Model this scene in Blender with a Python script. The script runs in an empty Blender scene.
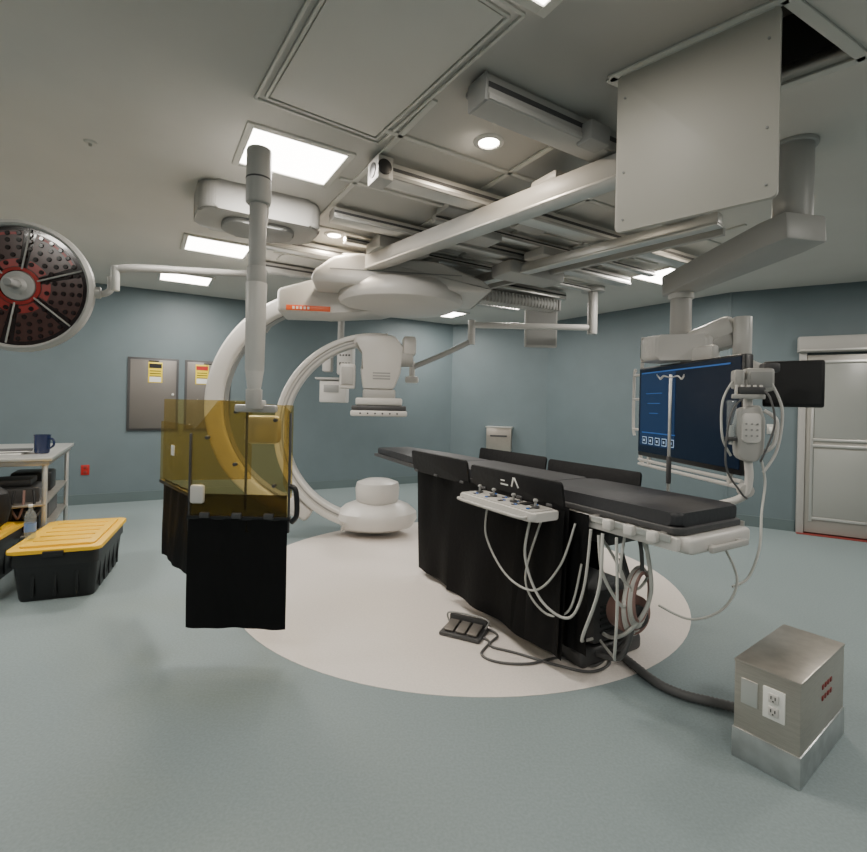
import bpy, bmesh, math, random
from mathutils import Vector, Matrix
random.seed(7)
R = math.radians

# ------------------------------------------------------------------ materials
def mat(name, col, rough=0.5, metal=0.0, noise=0.0, nscale=30.0, bump=0.0, emit=None, es=0.0, coat=0.0, stretch=None, spec=0.5):
    m = bpy.data.materials.new(name); m.use_nodes = True
    nt = m.node_tree; b = nt.nodes['Principled BSDF']
    b.inputs['Base Color'].default_value = (*col, 1)
    b.inputs['Roughness'].default_value = rough
    b.inputs['Metallic'].default_value = metal
    b.inputs['Specular IOR Level'].default_value = spec
    b.inputs['Coat Weight'].default_value = coat
    if emit:
        b.inputs['Emission Color'].default_value = (*emit, 1)
        b.inputs['Emission Strength'].default_value = es
    if noise > 0 or bump > 0:
        tc = nt.nodes.new('ShaderNodeTexCoord'); mp = nt.nodes.new('ShaderNodeMapping')
        nt.links.new(tc.outputs['Object'], mp.inputs['Vector'])
        if stretch: mp.inputs['Scale'].default_value = stretch
        n = nt.nodes.new('ShaderNodeTexNoise'); n.inputs['Scale'].default_value = nscale
        n.inputs['Detail'].default_value = 6
        nt.links.new(mp.outputs[0], n.inputs['Vector'])
        if noise > 0:
            r = nt.nodes.new('ShaderNodeValToRGB')
            r.color_ramp.elements[0].position = 0.35; r.color_ramp.elements[1].position = 0.65
            r.color_ramp.elements[0].color = (*[c*(1-noise) for c in col], 1)
            r.color_ramp.elements[1].color = (*[min(1, c*(1+noise)) for c in col], 1)
            nt.links.new(n.outputs['Fac'], r.inputs['Fac'])
            nt.links.new(r.outputs['Color'], b.inputs['Base Color'])
        if bump > 0:
            bp = nt.nodes.new('ShaderNodeBump'); bp.inputs['Strength'].default_value = bump
            bp.inputs['Distance'].default_value = 0.01
            nt.links.new(n.outputs['Fac'], bp.inputs['Height'])
            nt.links.new(bp.outputs['Normal'], b.inputs['Normal'])
    return m

def glass_tint(name, col, gl=0.1):
    m = bpy.data.materials.new(name); m.use_nodes = True
    nt = m.node_tree; nt.nodes.clear()
    o = nt.nodes.new('ShaderNodeOutputMaterial'); mx = nt.nodes.new('ShaderNodeMixShader')
    t = nt.nodes.new('ShaderNodeBsdfTransparent'); t.inputs[0].default_value = (*col, 1)
    g = nt.nodes.new('ShaderNodeBsdfPrincipled'); g.inputs['Base Color'].default_value = (col[0]*.6, col[1]*.6, col[2]*.6, 1)
    g.inputs['Roughness'].default_value = 0.08
    mx.inputs[0].default_value = gl
    nt.links.new(t.outputs[0], mx.inputs[1]); nt.links.new(g.outputs[0], mx.inputs[2]); nt.links.new(mx.outputs[0], o.inputs[0])
    return m

M = {}
M['wall'] = mat('wall_paint', (0.138, 0.180, 0.196), 0.55, noise=0.03, nscale=3)
M['ceil'] = mat('ceiling_paint', (0.63, 0.61, 0.57), 0.8, noise=0.02, nscale=2)
M['floor'] = mat('vinyl_floor', (0.212, 0.262, 0.270), 0.62, noise=0.07, nscale=90, spec=.35)
M['circle'] = mat('vinyl_circle', (0.70, 0.645, 0.60), 0.58, noise=0.04, nscale=90, spec=.35)
M['base'] = mat('baseboard_vinyl', (0.12, 0.16, 0.165), 0.5)
M['white'] = mat('white_enamel', (0.62, 0.60, 0.57), 0.35)
M['white2'] = mat('white_panel_paint', (0.60, 0.585, 0.54), 0.5)
M['hatch'] = mat('hatch_door_paint', (0.48, 0.46, 0.41), 0.5)
M['grey'] = mat('grey_enamel', (0.30, 0.30, 0.29), 0.45)
M['lgrey'] = mat('light_grey_enamel', (0.42, 0.41, 0.39), 0.42)
M['dgrey'] = mat('dark_grey_plastic', (0.06, 0.06, 0.062), 0.5)
M['black'] = mat('black_plastic', (0.012, 0.012, 0.013), 0.4)
M['vinylblk'] = mat('black_vinyl_drape', (0.010, 0.010, 0.011), 0.6, bump=0.25, nscale=25, spec=.3)
M['matt'] = mat('mattress_black', (0.030, 0.031, 0.035), 0.55, bump=0.2, nscale=40)
M['alu'] = mat('aluminium_extrusion', (0.68, 0.67, 0.64), 0.38, 0.8)
M['steel'] = mat('brushed_steel', (0.50, 0.46, 0.41), 0.36, 0.85, noise=0.08, nscale=20, stretch=(1, 1, 25))
M['steel2'] = mat('galvanised_skirt', (0.50, 0.52, 0.52), 0.35, 0.85, noise=0.12, nscale=14)
M['darksteel'] = mat('panel_steel', (0.20, 0.185, 0.17), 0.45, 0.55)
M['yellow'] = mat('yellow_lid', (0.85, 0.50, 0.02), 0.45, bump=0.1, nscale=60)
M['sign'] = mat('sign_yellow', (0.85, 0.65, 0.02), 0.5)
M['paper'] = mat('paper_white', (0.8, 0.8, 0.76), 0.6)
M['red'] = mat('red_plastic', (0.45, 0.02, 0.015), 0.4)
M['orange'] = mat('orange_stripe', (0.8, 0.12, 0.02), 0.4)
M['maroon'] = mat('red_threshold', (0.22, 0.03, 0.025), 0.5)
M['led'] = mat('led_panel', (1, 1, 1), 0.5, emit=(1, 0.95, 0.87), es=16)
M['ledw'] = mat('led_down', (1, 1, 1), 0.5, emit=(1, 0.9, 0.75), es=40)
M['screen'] = mat('screen_navy', (0.003, 0.006, 0.014), 0.2, emit=(0.008, 0.018, 0.042), es=0.35)
M['scrblue'] = mat('screen_blue', (0.01, 0.04, 0.15), 0.2, emit=(0.06, 0.2, 0.55), es=0.4)
M['scrmid'] = mat('screen_panel_blue', (0.006, 0.015, 0.04), 0.2, emit=(0.015, 0.045, 0.12), es=0.5)
M['scrwhite'] = mat('screen_icons', (0.3, 0.4, 0.5), 0.2, emit=(0.5, 0.7, 1), es=0.4)
M['amber'] = glass_tint('amber_lead_acrylic', (0.87, 0.79, 0.53), 0.09)
M['amberd'] = glass_tint('amber_dark_acrylic', (0.34, 0.29, 0.17), 0.10)
M['clear'] = glass_tint('clear_plastic', (0.85, 0.9, 0.92), 0.25)
M['doorglass'] = mat('door_glass', (0.34, 0.35, 0.33), 0.3)
M['doorpan'] = mat('door_panel', (0.40, 0.385, 0.35), 0.4, 0.2)
M['navy'] = mat('navy_ceramic', (0.01, 0.02, 0.07), 0.25)
M['cable'] = mat('cable_grey', (0.52, 0.52, 0.49), 0.5)
M['cabled'] = mat('cable_dark', (0.10, 0.10, 0.10), 0.5)
M['pink'] = mat('coil_pink', (0.26, 0.15, 0.13), 0.5)
M['lampglass'] = mat('lamp_glass', (0.025, 0.013, 0.012), 0.12, coat=0.6)
M['lampred'] = mat('lamp_red_reflection', (0.36, 0.035, 0.03), 0.25)  # red reflection on the lamp face, put into the colour
M['lampbrown'] = mat('lamp_brown_reflection', (0.085, 0.040, 0.035), 0.2)  # dark glass petals with a red-brown reflection mixed into their colour
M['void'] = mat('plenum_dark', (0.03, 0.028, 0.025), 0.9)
M['bottle'] = mat('bottle_blue_label', (0.15, 0.25, 0.5), 0.4)

# ------------------------------------------------------------------ helpers
def empty(name, loc=(0, 0, 0), rot=(0, 0, 0)):
    e = bpy.data.objects.new(name, None); e.location = loc; e.rotation_euler = rot
    e.empty_display_size = 0.1
    bpy.context.collection.objects.link(e); return e

def finish(bm, name, m, parent, smooth=True, ang=35):
    bmesh.ops.recalc_face_normals(bm, faces=bm.faces)
    me = bpy.data.meshes.new(name); bm.to_mesh(me); bm.free()
    if smooth:
        me.polygons.foreach_set('use_smooth', [True]*len(me.polygons))
        me.set_sharp_from_angle(angle=R(ang))
    if m: me.materials.append(M[m] if isinstance(m, str) else m)
    o = bpy.data.objects.new(name, me); bpy.context.collection.objects.link(o)
    if parent: o.parent = parent
    return o

def box(p, name, c, s, m, rot=(0, 0, 0), bev=0.008, seg=2):
    bm = bmesh.new(); bmesh.ops.create_cube(bm, size=1)
    for v in bm.verts: v.co = Vector((v.co.x*s[0], v.co.y*s[1], v.co.z*s[2]))
    bev = min(bev, min(s)*0.45)
    if bev > 0: bmesh.ops.bevel(bm, geom=bm.edges[:], offset=bev, segments=seg, profile=0.5, affect='EDGES')
    o = finish(bm, name, m, p); o.location = c; o.rotation_euler = rot; return o

def beam(p, name, a, b, w, h, m, bev=0.006, ext=0):
    a = Vector(a); b = Vector(b); d = b-a; L = d.length+ext
    o = box(p, name, (0, 0, 0), (L, w, h), m, bev=bev)
    yaw = math.atan2(d.y, d.x); pit = -math.asin(max(-1, min(1, d.z/d.length)))
    o.location = (a+b)/2; o.rotation_euler = (0, pit, yaw); return o

def cyl(p, name, a, b, r, m, r2=None, seg=28, bev=0.004):
    a = Vector(a); b = Vector(b); d = b-a
    bm = bmesh.new()
    bmesh.ops.create_cone(bm, cap_ends=True, segments=seg, radius1=r, radius2=r if r2 is None else r2, depth=d.length)
    if bev > 0:
        ed = [e for e in bm.edges if abs(e.verts[0].co.z-e.verts[1].co.z) < 1e-6]
        bmesh.ops.bevel(bm, geom=ed, offset=min(bev, d.length*.3), segments=2, profile=0.5, affect='EDGES')
    o = finish(bm, name, m, p); o.location = (a+b)/2
    o.rotation_mode = 'QUATERNION'; o.rotation_quaternion = d.to_track_quat('Z', 'Y'); return o

def prism(p, name, poly, z0, z1, m, plane='XY', bev=0.0, loc=(0, 0, 0), rot=(0, 0, 0), seg=2):
    bm = bmesh.new()
    def mk(a, b, c):
        return (a, b, c) if plane == 'XY' else ((a, c, b) if plane == 'XZ' else (c, a, b))
    lo = [bm.verts.new(mk(x, y, z0)) for x, y in poly]; hi = [bm.verts.new(mk(x, y, z1)) for x, y in poly]
    bm.faces.new(lo); bm.faces.new(hi); n = len(poly)
    for i in range(n): bm.faces.new((lo[i], lo[(i+1) % n], hi[(i+1) % n], hi[i]))
    if bev > 0: bmesh.ops.bevel(bm, geom=bm.edges[:], offset=bev, segments=seg, profile=0.5, affect='EDGES')
    o = finish(bm, name, m, p); o.location = loc; o.rotation_euler = rot; return o

def lathe(p, name, prof, m, loc=(0, 0, 0), rot=(0, 0, 0), seg=40, sx=1, sy=1):
    bm = bmesh.new(); rings = []
    for r, z in prof:
        if r < 1e-5: rings.append([bm.verts.new((0, 0, z))])
        else: rings.append([bm.verts.new((r*sx*math.cos(2*math.pi*i/seg), r*sy*math.sin(2*math.pi*i/seg), z)) for i in range(seg)])
    for a, b in zip(rings, rings[1:]):
        for i in range(seg):
            j = (i+1) % seg
            if len(a) == 1 and len(b) == 1: continue
            if len(a) == 1: bm.faces.new((a[0], b[i], b[j]))
            elif len(b) == 1: bm.faces.new((a[i], a[j], b[0]))
            else: bm.faces.new((a[i], a[j], b[j], b[i]))
    o = finish(bm, name, m, p); o.location = loc; o.rotation_euler = rot; return o

def smooth_path(pts, n=8):
    P = [Vector(q) for q in pts]
    if len(P) < 3: return P
    out = []
    for i in range(len(P)-1):
        p0 = P[max(i-1, 0)]; p1 = P[i]; p2 = P[i+1]; p3 = P[min(i+2, len(P)-1)]
        for k in range(n):
            t = k/n
            out.append(0.5*((2*p1)+(p2-p0)*t+(2*p0-5*p1+4*p2-p3)*t*t+(3*p1-p0-3*p2+p3)*t**3))
    out.append(P[-1]); return out

def tube(p, name, pts, r, m, seg=10, smooth=True, n=8):
    path = smooth_path(pts, n) if smooth else [Vector(q) for q in pts]
    bm = bmesh.new(); rings = []; prev = None
    for i, q in enumerate(path):
        t = (path[min(i+1, len(path)-1)]-path[max(i-1, 0)]).normalized()
        if prev is None:
            nrm = t.orthogonal().normalized()
        else:
            nrm = (prev-t*prev.dot(t))
            nrm = nrm.normalized() if nrm.length > 1e-5 else t.orthogonal().normalized()
        prev = nrm; bn = t.cross(nrm)
        rr = r(i/(len(path)-1)) if callable(r) else r
        rings.append([bm.verts.new(q+(nrm*math.cos(2*math.pi*k/seg)+bn*math.sin(2*math.pi*k/seg))*rr) for k in range(seg)])
    for a, b in zip(rings, rings[1:]):
        for k in range(seg): bm.faces.new((a[k], a[(k+1) % seg], b[(k+1) % seg], b[k]))
    bm.faces.new(rings[0]); bm.faces.new(rings[-1])
    return finish(bm, name, m, p, ang=60)

def arcband(p, name, cx, cz, r0, r1, y0, y1, a0, a1, m, seg=56, bev=0.0, taper=None):
    bm = bmesh.new(); rings = []
    for i in range(seg+1):
        t = i/seg; a = R(a0+(a1-a0)*t); k = taper(t) if taper else 1
        rm = (r0+r1)/2; h = (r1-r0)/2*k
        c, s = math.cos(a), math.sin(a)
        rings.append([bm.verts.new((cx+rr*c, yy, cz+rr*s)) for rr, yy in ((rm-h, y0), (rm+h, y0), (rm+h, y1), (rm-h, y1))])
    for a, b in zip(rings, rings[1:]):
        for k in range(4): bm.faces.new((a[k], a[(k+1) % 4], b[(k+1) % 4], b[k]))
    bm.faces.new(rings[0]); bm.faces.new(rings[-1])
    if bev > 0:
        bm.edges.ensure_lookup_table(); bm.normal_update()
        ed = [e for e in bm.edges if len(e.link_faces) == 2 and e.calc_face_angle(0) > R(40)]
        bmesh.ops.bevel(bm, geom=ed, offset=bev, segments=3, profile=0.5, affect='EDGES')
    return finish(bm, name, m, p)

def rrect(w, h, r, n=5, cx=0, cy=0):
    pts = []
    for sx, sy, a in ((1, 1, 0), (-1, 1, 90), (-1, -1, 180), (1, -1, 270)):
        for k in range(n+1):
            an = R(a+90*k/n)
            pts.append((cx+sx*(w/2-r)+r*math.cos(an), cy+sy*(h/2-r)+r*math.sin(an)))
    # corner arcs are emitted per quadrant around their own centre
    return pts

# ------------------------------------------------------------------ room shell
H = 2.9
poly = [(-7.2, 4.86), (0.33, 9.0), (1.99, 8.5), (3.7, 6.1), (6.3, 4.57), (5.0, -3.0), (-6.5, -3.0)]
names = ['back', 'corner', 'right', 'door_side', 'far_right', 'rear', 'left']
prism(None, 'floor', poly, -0.1, 0.0, 'floor')
cx, cy = 0.0, 3.0
for i, nm in enumerate(names):
    a = Vector(poly[i]); b = Vector(poly[(i+1) % len(poly)]); d = (b-a).normalized()
    n = Vector((d.y, -d.x))
    if n.dot(Vector((cx, cy))-a) > 0: n = -n
    q = [a-d*0.02, b+d*0.02, b+d*0.02+n*0.12, a-d*0.02+n*0.12]
    prism(None, 'wall_'+nm, [tuple(v) for v in q], 0, H, 'wall')
    q = [a+d*0.0, b, b-n*0.015, a-n*0.015]
    if nm == 'door_side':
        q = [a, a+d*0.70, a+d*0.70-n*0.015, a-n*0.015]
    prism(None, 'baseboard_'+nm, [tuple(v) for v in q], 0.0, 0.13, 'base')
AX = R(31)
hA = Vector((.80, 2.19)); hB = Vector((1.245, 1.77)); hd = (hB-hA).normalized(); hn = Vector((.88, .47)).normalized()
HW = .56
hq = [hA, hB, hB+hn*HW, hA+hn*HW]
ceil = prism(None, 'ceiling', poly, H, H+0.08, 'ceil')
cut = prism(None, 'cut', [tuple(v) for v in hq], H-0.1, H+0.3, 'ceil')
md = ceil.modifiers.new('b', 'BOOLEAN'); md.object = cut; md.operation = 'DIFFERENCE'; md.solver = 'EXACT'
bpy.context.view_layer.update()
dg = bpy.context.evaluated_depsgraph_get()
nm_ = bpy.data.meshes.new_from_object(ceil.evaluated_get(dg)); ceil.modifiers.clear(); ceil.data = nm_
bpy.data.objects.remove(cut)
pl = empty('ceiling_plenum', (1.3, 2.2, H+0.3))
pc = sum((v for v in hq), Vector((0, 0)))/4
yaw_h = math.atan2(hd.y, hd.x)
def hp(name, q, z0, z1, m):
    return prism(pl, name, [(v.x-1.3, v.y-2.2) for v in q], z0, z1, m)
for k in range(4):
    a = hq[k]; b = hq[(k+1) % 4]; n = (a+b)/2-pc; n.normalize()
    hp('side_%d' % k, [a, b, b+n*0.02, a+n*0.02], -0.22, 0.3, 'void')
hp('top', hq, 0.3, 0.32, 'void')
beam(pl, 'duct', (-.2, -.2, 0.1), (.35, .1, 0.1), .2, .2, 'darksteel')
hf = empty('trim_1', (0, 0, 0))
for k in range(4):
    a = hq[k]; b = hq[(k+1) % 4]; n = (a+b)/2-pc; n.normalize()
    beam(hf, 'frame_%d' % k, (a.x+n.x*.02, a.y+n.y*.02, H-.006), (b.x+n.x*.02, b.y+n.y*.02, H-.006), .045, .012, 'white2', bev=.002, ext=.05)
hd_o = empty('ceiling_access_hatch_door', ((hA.x+hB.x)/2, (hA.y+hB.y)/2, H), (0, 0, yaw_h))
W_ = (hB-hA).length
prism(hd_o, 'door_leaf', rrect(W_-.01, .70, .02, cx=0, cy=-.36), -.012, .012, 'hatch', 'XZ', bev=.003)
box(hd_o, 'hinge', (0, 0, -.008), (W_-.05, .03, .016), 'alu', bev=.003)
for sx in (-1, 1):
    for zz in (-.12, -.45, -.66):
        cyl(hd_o, 'stud', (sx*(W_/2-.04), -.018, zz), (sx*(W_/2-.04), .0, zz), .005, 'grey', seg=10, bev=0)

prism(None, 'floor_circle_inlay', [(.224+1.74*math.cos(2*math.pi*i/96), 4.07+1.74*math.sin(2*math.pi*i/96)) for i in range(96)], 0.0, 0.002, 'circle')

ap = empty('ceiling_access_panel', (-.30, 2.12, H), (0, 0, R(35)))
box(ap, 'panel', (0, 0, -.004), (.58, 1.04, .008), 'ceil', bev=.002)
for w, l in ((.61, 1.07), (.69, 1.15)):
    for s in (-1, 1):
        box(ap, 'edge', (s*w/2, 0, -.006), (.014, l, .012), 'white2', bev=.002)
        box(ap, 'edge', (0, s*l/2, -.006), (w, .014, .012), 'white2', bev=.002)

# ------------------------------------------------------------------ ceiling lights
LC = (1, .945, .865)
def add_area(parent, loc, sx, sy, power, col=LC):
    l = bpy.data.lights.new('lamp', 'AREA'); l.shape = 'RECTANGLE'; l.size = sx; l.size_y = sy
    l.energy = power; l.color = col
    o = bpy.data.objects.new('lamp', l); bpy.context.collection.objects.link(o); o.parent = parent; o.location = loc
    return o
def panel_light(x, y, sx=.54, sy=.46, power=16, col=LC):
    e = empty('ceiling_panel_light', (x, y, H), (0, 0, AX))
    box(e, 'diffuser', (0, 0, -.004), (sx, sy, .006), 'led', bev=0)
    for s in (-1, 1):
        box(e, 'frame', (s*(sx/2+.02), 0, -.008), (.04, sy+.08, .016), 'white2', bev=.003)
        box(e, 'frame', (0, s*(sy/2+.02), -.008), (sx, .04, .016), 'white2', bev=.003)
    add_area(e, (0, 0, -.02), sx*.97, sy*.97, power, col)
PW = 30
for x, y in ((-.90, 2.98), (-2.15, 4.75), (-3.1, 6.0), (.15, 7.9), (1.1, 6.9), (2.55, 5.4)):
    panel_light(x, y, power=PW)
for x, y in ((-3.8, 2.2), (-2.2, -.6), (.6, -.8), (3.4, 1.0), (4.3, 3.4), (-5.0, 3.8)):  # unseen panels outside the view, added as fill light
    panel_light(x, y, .55, .55, power=PW)
panel_light(.33, 1.62, .26, .26, power=4)
def downlight(x, y, power=10):
    e = empty('recessed_downlight', (x, y, H))
    lathe(e, 'trim', [(.055, -.001), (.06, -.012), (.085, -.008), (.09, 0), (.055, -.0)], 'white')
    lathe(e, 'lens', [(0, -.006), (.056, -.006), (.056, 0), (0, 0)], 'ledw')
    l = bpy.data.lights.new('lamp', 'AREA'); l.shape = 'DISK'; l.size = .1; l.energy = power; l.color = (1, .85, .66)
    o = bpy.data.objects.new('lamp', l); bpy.context.collection.objects.link(o); o.parent = e; o.location = (0, 0, -.02)
for x, y in ((.28, 2.75), (-.92, 4.33), (2.28, 4.08)): downlight(x, y)
sp = empty('ceiling_sprinkler', (-2.05, 2.85, H))
lathe(sp, 'escutcheon', [(0, 0), (.035, 0), (.03, -.008), (.01, -.012), (.008, -.03), (0, -.03)], 'white2')

# ------------------------------------------------------------------ ceiling rail system
rs = empty('ceiling_rail_system', (0, 0, 0), (0, 0, AX))
def railx(name, x0, x1, y, z, w, h, m='alu'):
    L = x1-x0
    box(rs, name, ((x0+x1)/2, y, z), (L, w, h), m, bev=.006)
    for s in (-1, 1):
        box(rs, name+'_lip', ((x0+x1)/2, y+s*w*.5, z-h*.35), (L, .018, h*.22), 'lgrey', bev=.003)
        box(rs, name+'_slot', ((x0+x1)/2, y+s*(w*.5), z+h*.1), (L, .006, h*.2), 'dgrey', bev=.001)
railx('rail_front', 1.29, 2.6, 1.80, 2.82, .13, .12, 'lgrey')
box(rs, 'rail_front_cap', (1.28, 1.80, 2.82), (.02, .14, .13), 'grey')
box(rs, 'rail_front_stub', (1.41, 1.91, 2.885), (.22, .05, .03), 'grey')
box(rs, 'rail_front_motor', (1.95, 1.72, 2.79), (.14, .10, .10), 'grey')
railx('rail_mid', 1.25, 4.6, 2.70, 2.80, .12, .10, 'alu')
box(rs, 'rail_mid_motor', (1.21, 2.70, 2.80), (.10, .16, .14), 'lgrey')
cyl(rs, 'rail_mid_pulley', (1.20, 2.61, 2.80), (1.20, 2.625, 2.80), .045, 'black')
cyl(rs, 'rail_mid_pulley_b', (1.155, 2.70, 2.80), (1.165, 2.70, 2.80), .045, 'black')
railx('rail_slim_a', 1.9, 4.6, 3.22, 2.84, .06, .06, 'alu')
railx('rail_third', 1.2, 4.6, 3.55, 2.82, .12, .09, 'alu')
railx('rail_slim_b', 1.5, 4.6, 4.08, 2.84, .06, .06, 'alu')
railx('rail_back', 0.9, 4.6, 4.5, 2.82, .12, .10, 'alu')
railx('rail_far', 1.0, 4.6, 5.4, 2.83, .12, .10, 'lgrey')
for x in (1.2, 1.98, 2.7, 3.4, 4.1):
    box(rs, 'flush_track', (x, 3.65, 2.893), (.035, 3.2, .014), 'white2', bev=.002)
for y in (2.42, 3.1, 4.05, 5.0):
    box(rs, 'flush_track', (2.8, y, 2.893), (3.4, .035, .014), 'white2', bev=.002)
for x, y in ((2.05, 3.1), (2.7, 3.0), (1.9, 4.0), (3.4, 3.4)):
    box(rs, 'junction_cover', (x, y, 2.88), (.3, .18, .05), 'lgrey')
def wl(X, Y, Z):
    c, s = math.cos(AX), math.sin(AX); return (X*c+Y*s, -X*s+Y*c, Z)
beam(rs, 'bridge_beam', wl(-.6, 4.4, 2.68), wl(1.25, 2.24, 2.68), .12, .12, 'lgrey')
beam(rs, 'bridge_beam_rib', wl(-.6, 4.4, 2.615), wl(1.25, 2.24, 2.615), .14, .018, 'alu')
beam(rs, 'bridge_rail', wl(.23, 5.23, 2.70), wl(1.90, 3.26, 2.70), .09, .07, 'alu')
beam(rs, 'bridge_rail_low', wl(.26, 5.2, 2.655), wl(1.90, 3.26, 2.655), .11, .018, 'alu')
beam(rs, 'bridge_rail_2', wl(.45, 5.5, 2.72), wl(2.1, 3.55, 2.72), .05, .06, 'lgrey')
for p_, s_ in (((-.35, 4.35, 2.78), (.5, .3, .1)), ((.75, 2.98, 2.76), (.3, .22, .06)), ((1.0, 4.4, 2.77), (.34, .26, .08)), ((1.75, 3.45, 2.76), (.3, .2, .06)), ((.3, 3.95, 2.78), (.42, .22, .07))):
    box(rs, 'trolley', wl(*p_), s_, 'lgrey', bev=.02)
a = Vector((.25, 5.35, 2.64)); b = Vector((1.45, 5.95, 2.64))
beam(rs, 'cable_carrier_core', wl(a.x, a.y, 2.64), wl(b.x, b.y, 2.64), .20, .13, 'lgrey', bev=.05)
for k in range(30):
    q = a.lerp(b, k/29)
    box(rs, 'cable_carrier_link', wl(q.x, q.y, q.z), (.030, .21, .136), 'lgrey', bev=.03)
box(rs, 'cable_carrier_tray', wl(.85, 5.65, 2.74), (1.35, .28, .03), 'alu')
box(rs, 'drive_housing', wl(.9, 4.75, 2.70), (.7, .3, .13), 'lgrey', bev=.03)

# ------------------------------------------------------------------ ceiling mounted C-arm
ca = empty('ceiling_mounted_c_arm_xray', (-.62, 5.2, 0), (0, 0, R(8)))
iz = 1.11
arcband(ca, 'inner_c_body', 0, iz, .91, 1.00, -.10, .10, 82, 287, 'white', bev=.02)
arcband(ca, 'inner_c_track_front', 0, iz, .975, 1.03, -.13, -.07, 84, 285, 'white', bev=.012)
arcband(ca, 'inner_c_track_back', 0, iz, .975, 1.03, .07, .13, 84, 285, 'white', bev=.012)
arcband(ca, 'inner_c_groove', 0, iz, .94, .955, -.106, .106, 88, 282, 'grey')
arcband(ca, 'outer_c_body', -.50, 1.36, 1.04, 1.22, -.10, .16, 78, 258, 'white', bev=.035, seg=64, taper=lambda t: 1.0 if t < .75 else 1-.35*(t-.75)/.25)
arcband(ca, 'outer_c_belt', -.50, 1.36, 1.028, 1.045, -.05, .09, 90, 250, 'grey')
box(ca, 'slide_carriage', (-.78, .02, .30), (.30, .26, .16), 'white', rot=(0, R(35), 0), bev=.05, seg=4)
prism(ca, 'suspension_arm', [(-.98, 2.50), (-.55, 2.64), (.0, 2.64), (.45, 2.52), (.45, 2.42), (.05, 2.33), (-.5, 2.28), (-.98, 2.27)], -.38, .14, 'white', 'XZ', bev=.04, seg=4)
box(ca, 'logo_stripe', (-.68, -.385, 2.315), (.42, .012, .05), 'orange', bev=.003)
for k in range(5): box(ca, 'logo_letter', (-.82+.035*k, -.393, 2.315), (.02, .004, .026), 'paper', bev=0)
lathe(ca, 'rotation_disc', [(0, 2.32), (.30, 2.32), (.46, 2.34), (.54, 2.38), (.56, 2.42), (.55, 2.50), (.50, 2.56), (0, 2.58)], 'white', loc=(.22, -.40, 0), seg=56, sx=1.1)
prism(ca, 'carriage_shell', [(-.62, 2.48), (-.60, 2.58), (-.42, 2.72), (-.2, 2.76), (.55, 2.72), (.95, 2.58), (1.05, 2.50), (1.02, 2.46)], -.82, .02, 'white', 'XZ', bev=.04, seg=4)
box(ca, 'carriage_wheelbox', (.1, -.40, 2.76), (.9, .6, .05), 'lgrey', bev=.015)
box(ca, 'carriage_seam', (.15, -.823, 2.60), (1.2, .006, .008), 'grey', bev=0)
prism(ca, 'detector_yoke', [(-.22, 2.12), (.18, 2.12), (.28, 2.0), (.25, 1.72), (.18, 1.55), (-.14, 1.55), (-.17, 1.75), (-.12, 1.95), (-.25, 2.02)], -.16, .16, 'white', 'XZ', bev=.03)
box(ca, 'detector_neck', (.03, 0, 1.50), (.34, .34, .10), 'lgrey', bev=.02)
box(ca, 'detector_block', (.03, 0, 1.42), (.48, .42, .08), 'white', bev=.02, seg=3)
box(ca, 'detector_bumper', (.03, 0, 1.355), (.56, .50, .05), 'dgrey', bev=.015)
box(ca, 'detector_panel', (.03, 0, 1.30), (.58, .52, .06), 'white', bev=.02, seg=3)
for k in range(6):
    cyl(ca, 'sensor', (-.16+k*.075, -.262, 1.30), (-.16+k*.075, -.258, 1.30), .010, 'dgrey', seg=12, bev=0)
cyl(ca, 'yoke_side_drum', (.22, -.05, 1.90), (.38, -.05, 1.90), .10, 'lgrey')
box(ca, 'yoke_side_box', (.34, -.05, 2.02), (.14, .2, .20), 'white', bev=.03)
for k in range(3): box(ca, 'yoke_vent', (.05, -.163, 1.66+.03*k), (.18, .006, .012), 'grey', bev=.001)
box(ca, 'collimator_control', (-.30, -.1, 1.68), (.16, .16, .26), 'white', bev=.02)
box(ca, 'collimator_control_face', (-.30, -.19, 1.68), (.12, .02, .18), 'lgrey', bev=.01)
lathe(ca, 'tube_tank', [(0, .06), (.26, .06), (.38, .10), (.43, .18), (.42, .25), (.34, .32), (.24, .36), (0, .37)], 'white', loc=(.04, 0, 0), seg=48, sx=1.0, sy=.75)
lathe(ca, 'tube_collimator', [(.20, .35), (.225, .38), (.235, .50), (.22, .56), (.14, .59), (0, .60)], 'white', loc=(.04, 0, 0), seg=40)
arcband(ca, 'tube_cradle', 0, iz, .93, 1.07, -.15, .15, 252, 290, 'white', bev=.03)
tube(ca, 'supply_hose', [(-.3, .2, 2.4), (-.75, .25, 2.45), (-1.05, .2, 2.35), (-1.2, .2, 2.15)], .03, 'lgrey')

# ------------------------------------------------------------------ operating table
tb = empty('angiography_operating_table', (1.08, 2.09, 0), (0, 0, R(30.9)))
top = [(0.0, .04), (.04, 0), (.48, 0), (.52, .04), (.53, 2.5), (.50, 3.0), (.46, 3.42), (.08, 3.42), (.05, 3.0), (0, 2.5)]
prism(tb, 'carbon_tabletop', top, .855, .885, 'dgrey', bev=.006)
for i, (y0, y1) in enumerate(((0.02, .95), (.96, 2.0), (2.01, 3.36))):
    if i < 2: pts = rrect(.51, y1-y0, .05 if i == 0 else .03, cx=.265, cy=(y0+y1)/2)
    else: pts = [(.010, y0), (.52, y0), (.52, 2.5), (.48, 3.0), (.45, y1), (.09, y1), (.06, 3.0), (.010, 2.5)]
    prism(tb, 'mattress_%d' % i, pts, .886, .948, 'matt', bev=.016, seg=3)
box(tb, 'underframe', (.26, .95, .81), (.44, 1.9, .08), 'white', bev=.015)
box(tb, 'end_housing', (.26, .03, .815), (.48, .14, .075), 'white', bev=.02, seg=3)
box(tb, 'end_handle', (.26, -.065, .80), (.30, .025, .03), 'lgrey', bev=.01)
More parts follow.
